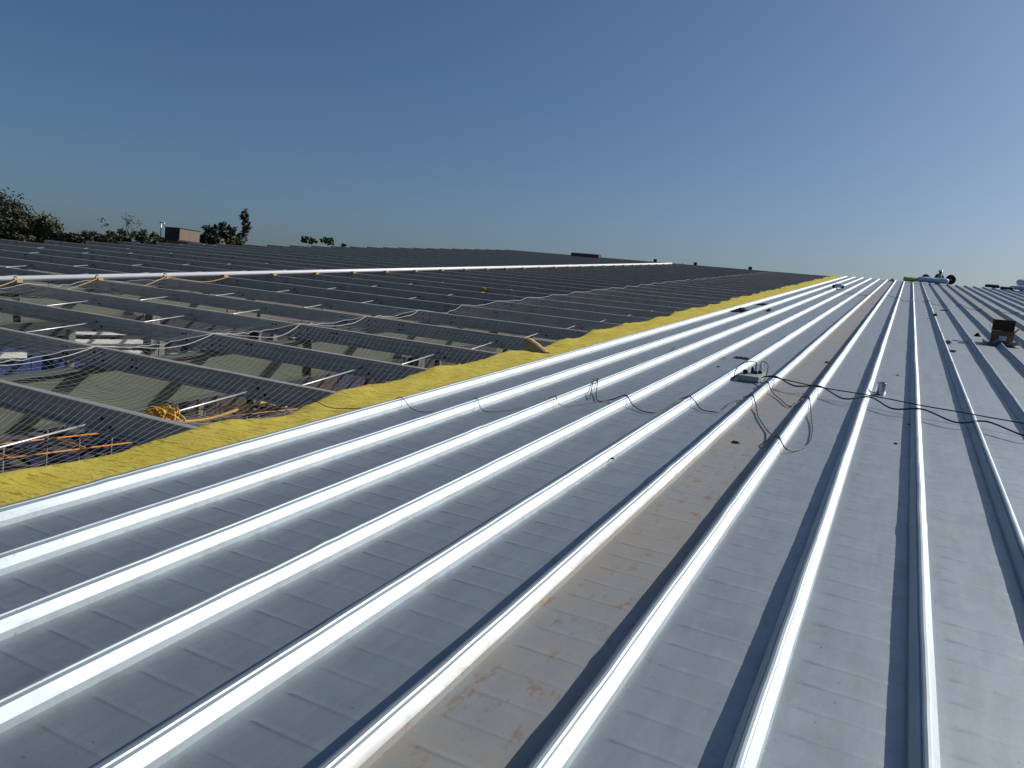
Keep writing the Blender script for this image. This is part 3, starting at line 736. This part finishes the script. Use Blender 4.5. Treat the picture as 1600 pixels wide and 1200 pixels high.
rag('dark_crumb', 'tiny dark crumb low in the pan below the silver tin', 'scrap', .11, 7.2, .014, .02, .012, 'rag_black', 16)
rag('brown_flake', 'brown rusty flake by the rib right of the brown panel', 'scrap', -.86, 11.9, .03, .07, .02, 'rust_scrap', 17)
rag('dark_scrap', 'dark scrap at the ridge end of a left rib', 'scrap', -.9, 55.9, .16, .6, .22, 'dark_tarp', 18)
rag('dark_scrap', 'dark scrap among the ribs at the right edge', 'scrap', 5.2, 40.0, .12, .4, .05, 'rag_black', 19)
m = MB(); m.tube([(0.95, 17.62, .016), (1.32, 17.40, .014)], .007, 6)
tag(m.build('metal_strip', 'rag_black', roof=(0, 0, 0)), 'thin dark strip lying across the pan left of the carton', 'strip')
cl = empty('seam_clamp', (-2.72, 36.6, .082)); tag(cl, 'white clamp with dark ends sitting on a rib near the ridge', 'clamp')
m = MB(); m.box(-.05, .22, -.3, .3, .002, .16); m.build('clamp_body', 'helmet_white', cl)
m = MB(); m.box(-.16, -.052, -.2, .2, -.03, .10); m.build('clamp_end', 'dark_box', cl)
m = MB(); m.box(.222, .30, -.2, .2, -.03, .10); m.build('clamp_end', 'dark_box', cl)

# ridge -------------------------------------------------------------------
def person():
    root = empty('person', (1.72, 58.6, -.55))
    tag(root, 'worker in white helmet and green vest behind the blue roll at the ridge', 'person')
    root.rotation_euler = (0, R(3), R(24))
    J = {'pel': (0, 0, .52), 'sp': (0, .0, .75), 'ch': (0, -.02, 1.0), 'nk': (0, -.03, 1.19), 'hd': (0, -.05, 1.28), 'top': (0, -.05, 1.40),
         'sl': (-.19, -.02, 1.10), 'el': (-.30, -.08, .86), 'hl': (-.20, -.28, .70), 'sr': (.19, -.02, 1.10), 'er': (.30, -.08, .86), 'hr': (.20, -.28, .70),
         'pl': (-.10, 0, .48), 'kl': (-.12, -.22, .26), 'fl': (-.12, .02, .06), 'tl': (-.12, -.16, .03), 'pr': (.10, 0, .48), 'kr': (.12, -.22, .26), 'fr': (.12, .02, .06), 'tr': (.12, -.16, .03)}
    E_ = [('pel', 'sp'), ('sp', 'ch'), ('ch', 'nk'), ('nk', 'hd'), ('hd', 'top'), ('ch', 'sl'), ('sl', 'el'), ('el', 'hl'), ('ch', 'sr'), ('sr', 'er'), ('er', 'hr'), ('pel', 'pl'), ('pl', 'kl'), ('kl', 'fl'), ('fl', 'tl'), ('pel', 'pr'), ('pr', 'kr'), ('kr', 'fr'), ('fr', 'tr')]
    rad = dict(pel=.15, sp=.145, ch=.17, nk=.06, hd=.095, top=.085, sl=.085, sr=.085, el=.055, er=.055, hl=.04, hr=.04, pl=.10, pr=.10, kl=.075, kr=.075, fl=.05, fr=.05, tl=.045, tr=.045)
    ks = list(J); me = bpy.data.meshes.new('body'); me.from_pydata([J[k] for k in ks], [(ks.index(a), ks.index(b)) for a, b in E_], [])
    o = bpy.data.objects.new('body', me); COL.objects.link(o); o.parent = root; me.materials.append(MAT['work_clothes'])
    sk = o.modifiers.new('Skin', 'SKIN')
    if len(me.skin_vertices):
        for i, k in enumerate(ks): me.skin_vertices[0].data[i].radius = (rad[k], rad[k]); me.skin_vertices[0].data[i].use_root = (k == 'pel')
    o.modifiers.new('Sub', 'SUBSURF').levels = 2; o.modifiers['Sub'].render_levels = 2
    m = MB(); m.lathe([(.205, .66), (.215, .8), (.225, .95), (.205, 1.06), (.14, 1.145), (.085, 1.16)], 18); v_ = m.build('vest', 'hi_vis', root); v_.scale = (1, .82, 1)
    m = MB(); m.lathe([(0, 1.195), (.06, 1.20), (.088, 1.26), (.09, 1.32), (.08, 1.37)], 16, (0, -.05, 0))
    m.build('face', 'skin', root)
    m = MB(); m.lathe([(.165, 1.325), (.168, 1.335), (.125, 1.345), (.12, 1.39), (.095, 1.445), (.05, 1.475), (0, 1.482)], 20, (0, -.05, 0)); m.build('helmet', 'helmet_white', root)
person()
def roll(name, label, cat, a0, a1, b, c, r, mat, seed, db=0.):
    m = MB(); n = 18; k = 24; vs = []
    for i in range(n + 1):
        u = i / n; e = min(1, min(u, 1 - u) * 14 + .55)
        for j in range(k):
            t = 2 * math.pi * j / k; rr = r * e * (1 + .20 * nz(u * 5 + seed, math.cos(t) * 1.6, math.sin(t) * 1.6))
            vs.append((a0 + (a1 - a0) * u, b + db * u + rr * math.cos(t) * 1.25, c + r * .85 + rr * math.sin(t) * .85))
    m.add(vs, [(i * k + j, i * k + (j + 1) % k, (i + 1) * k + (j + 1) % k, (i + 1) * k + j) for i in range(n) for j in range(k)], 0, True)
    m.f += [tuple(reversed(range(k))), tuple(n * k + j for j in range(k))]; m.m += [0, 0]; m.sm += [False, False]
    return tag(m.build(name, mat, roof=(0, 0, 0)), label, cat)
roll('wrapped_roll', 'long blue and white plastic wrapped roll lying on the ridge before the worker', 'roll', .50, 2.30, 56.6, .075, .20, 'blue_wrap', 2, .5)
roll('insulation_lump', 'pale yellow green insulation lump left of the blue roll on the ridge', 'insulation', -.30, .55, 56.4, .06, .17, 'pale_green_wool', 5, .3)
roll('sheet_roll', 'shiny white roll with dark end at the right edge of the ridge', 'roll', 5.95, 9.0, 57.3, .30, .24, 'white_wrap', 7, .3)
roll('dark_bundle', 'low dark tarp bundle on the ridge left of the shiny roll', 'tarp', 4.3, 5.1, 57.0, .07, .12, 'dark_tarp', 9)
roll('wrapped_roll', 'flat bluish plastic roll under the shiny white roll', 'roll', 5.6, 9.0, 56.9, .07, .13, 'blue_wrap', 11)
roll('dark_bundle', 'flat dark tarp bundle on the ridge touching the shiny roll', 'tarp', 5.05, 5.75, 56.2, .05, .10, 'dark_tarp', 12)
def wheel(label, a, b, c, r):
    w_ = empty('wheel', (a, b, c), R(20)); tag(w_, label, 'wheel')
    m = MB(); n = 28; k = 10; vs = []
    for i in range(n):
        t = 2 * math.pi * i / n
        for j in range(k):
            s_ = 2 * math.pi * j / k; rr = r * (.74 + .24 * math.cos(s_)); vs.append((rr * math.cos(t), r * .30 * math.sin(s_), r + rr * math.sin(t)))
    m.add(vs, [(i * k + j, i * k + (j + 1) % k, ((i + 1) % n) * k + (j + 1) % k, ((i + 1) % n) * k + j) for i in range(n) for j in range(k)], 0, True)
    m.build('tyre', 'tyre_rubber', w_)
    m = MB(); m.lathe([(0, -.03), (r * .52, -.03), (r * .52, .03), (0, .03)], 20, (0, 0, r), axis='y'); m.build('rim', 'dark_box', w_)
    m = MB(); m.lathe([(0, -.06), (r * .16, -.06), (r * .16, -.031)], 12, (0, 0, r), axis='y'); m.build('hub', 'steel_hub', w_)
wheel('dark round wheel at the ridge left of the worker', .98, 57.6, .05, .27)
wheel('dark round wheel at the ridge right of the worker', 2.42, 57.8, .02, .33)
mm = MB(); mm.box(-22.5, -20.3, 54.6, 55.2, .0, .25)
crate = mm.build('dark_crate', 'dark_box', roof=(-.2, 0, PTOP + .003)); tag(crate, 'long dark crate lying on the ridge at the far left', 'crate')
for i, (a, lab) in enumerate([(-16.9, 'dark capped block on the ridge, nearest the long crate'), (-13.9, 'dark capped block on the ridge where the white pipe ends'), (-10.0, 'dark capped block on the ridge nearest the yellow blanket')]):
    e_ = empty('ridge_block', (a, 57.0, PTOP)); tag(e_, lab, 'block', 'blocks on the ridge')
    m = MB(); m.box(-.11, .11, -.11, .11, .002, .15); m.build('block_body', 'dark_box', e_)
    m = MB(); m.lathe([(.17, .152), (.165, .18), (.11, .21), (0, .22)], 14); m.build('cap', 'dark_tarp', e_)
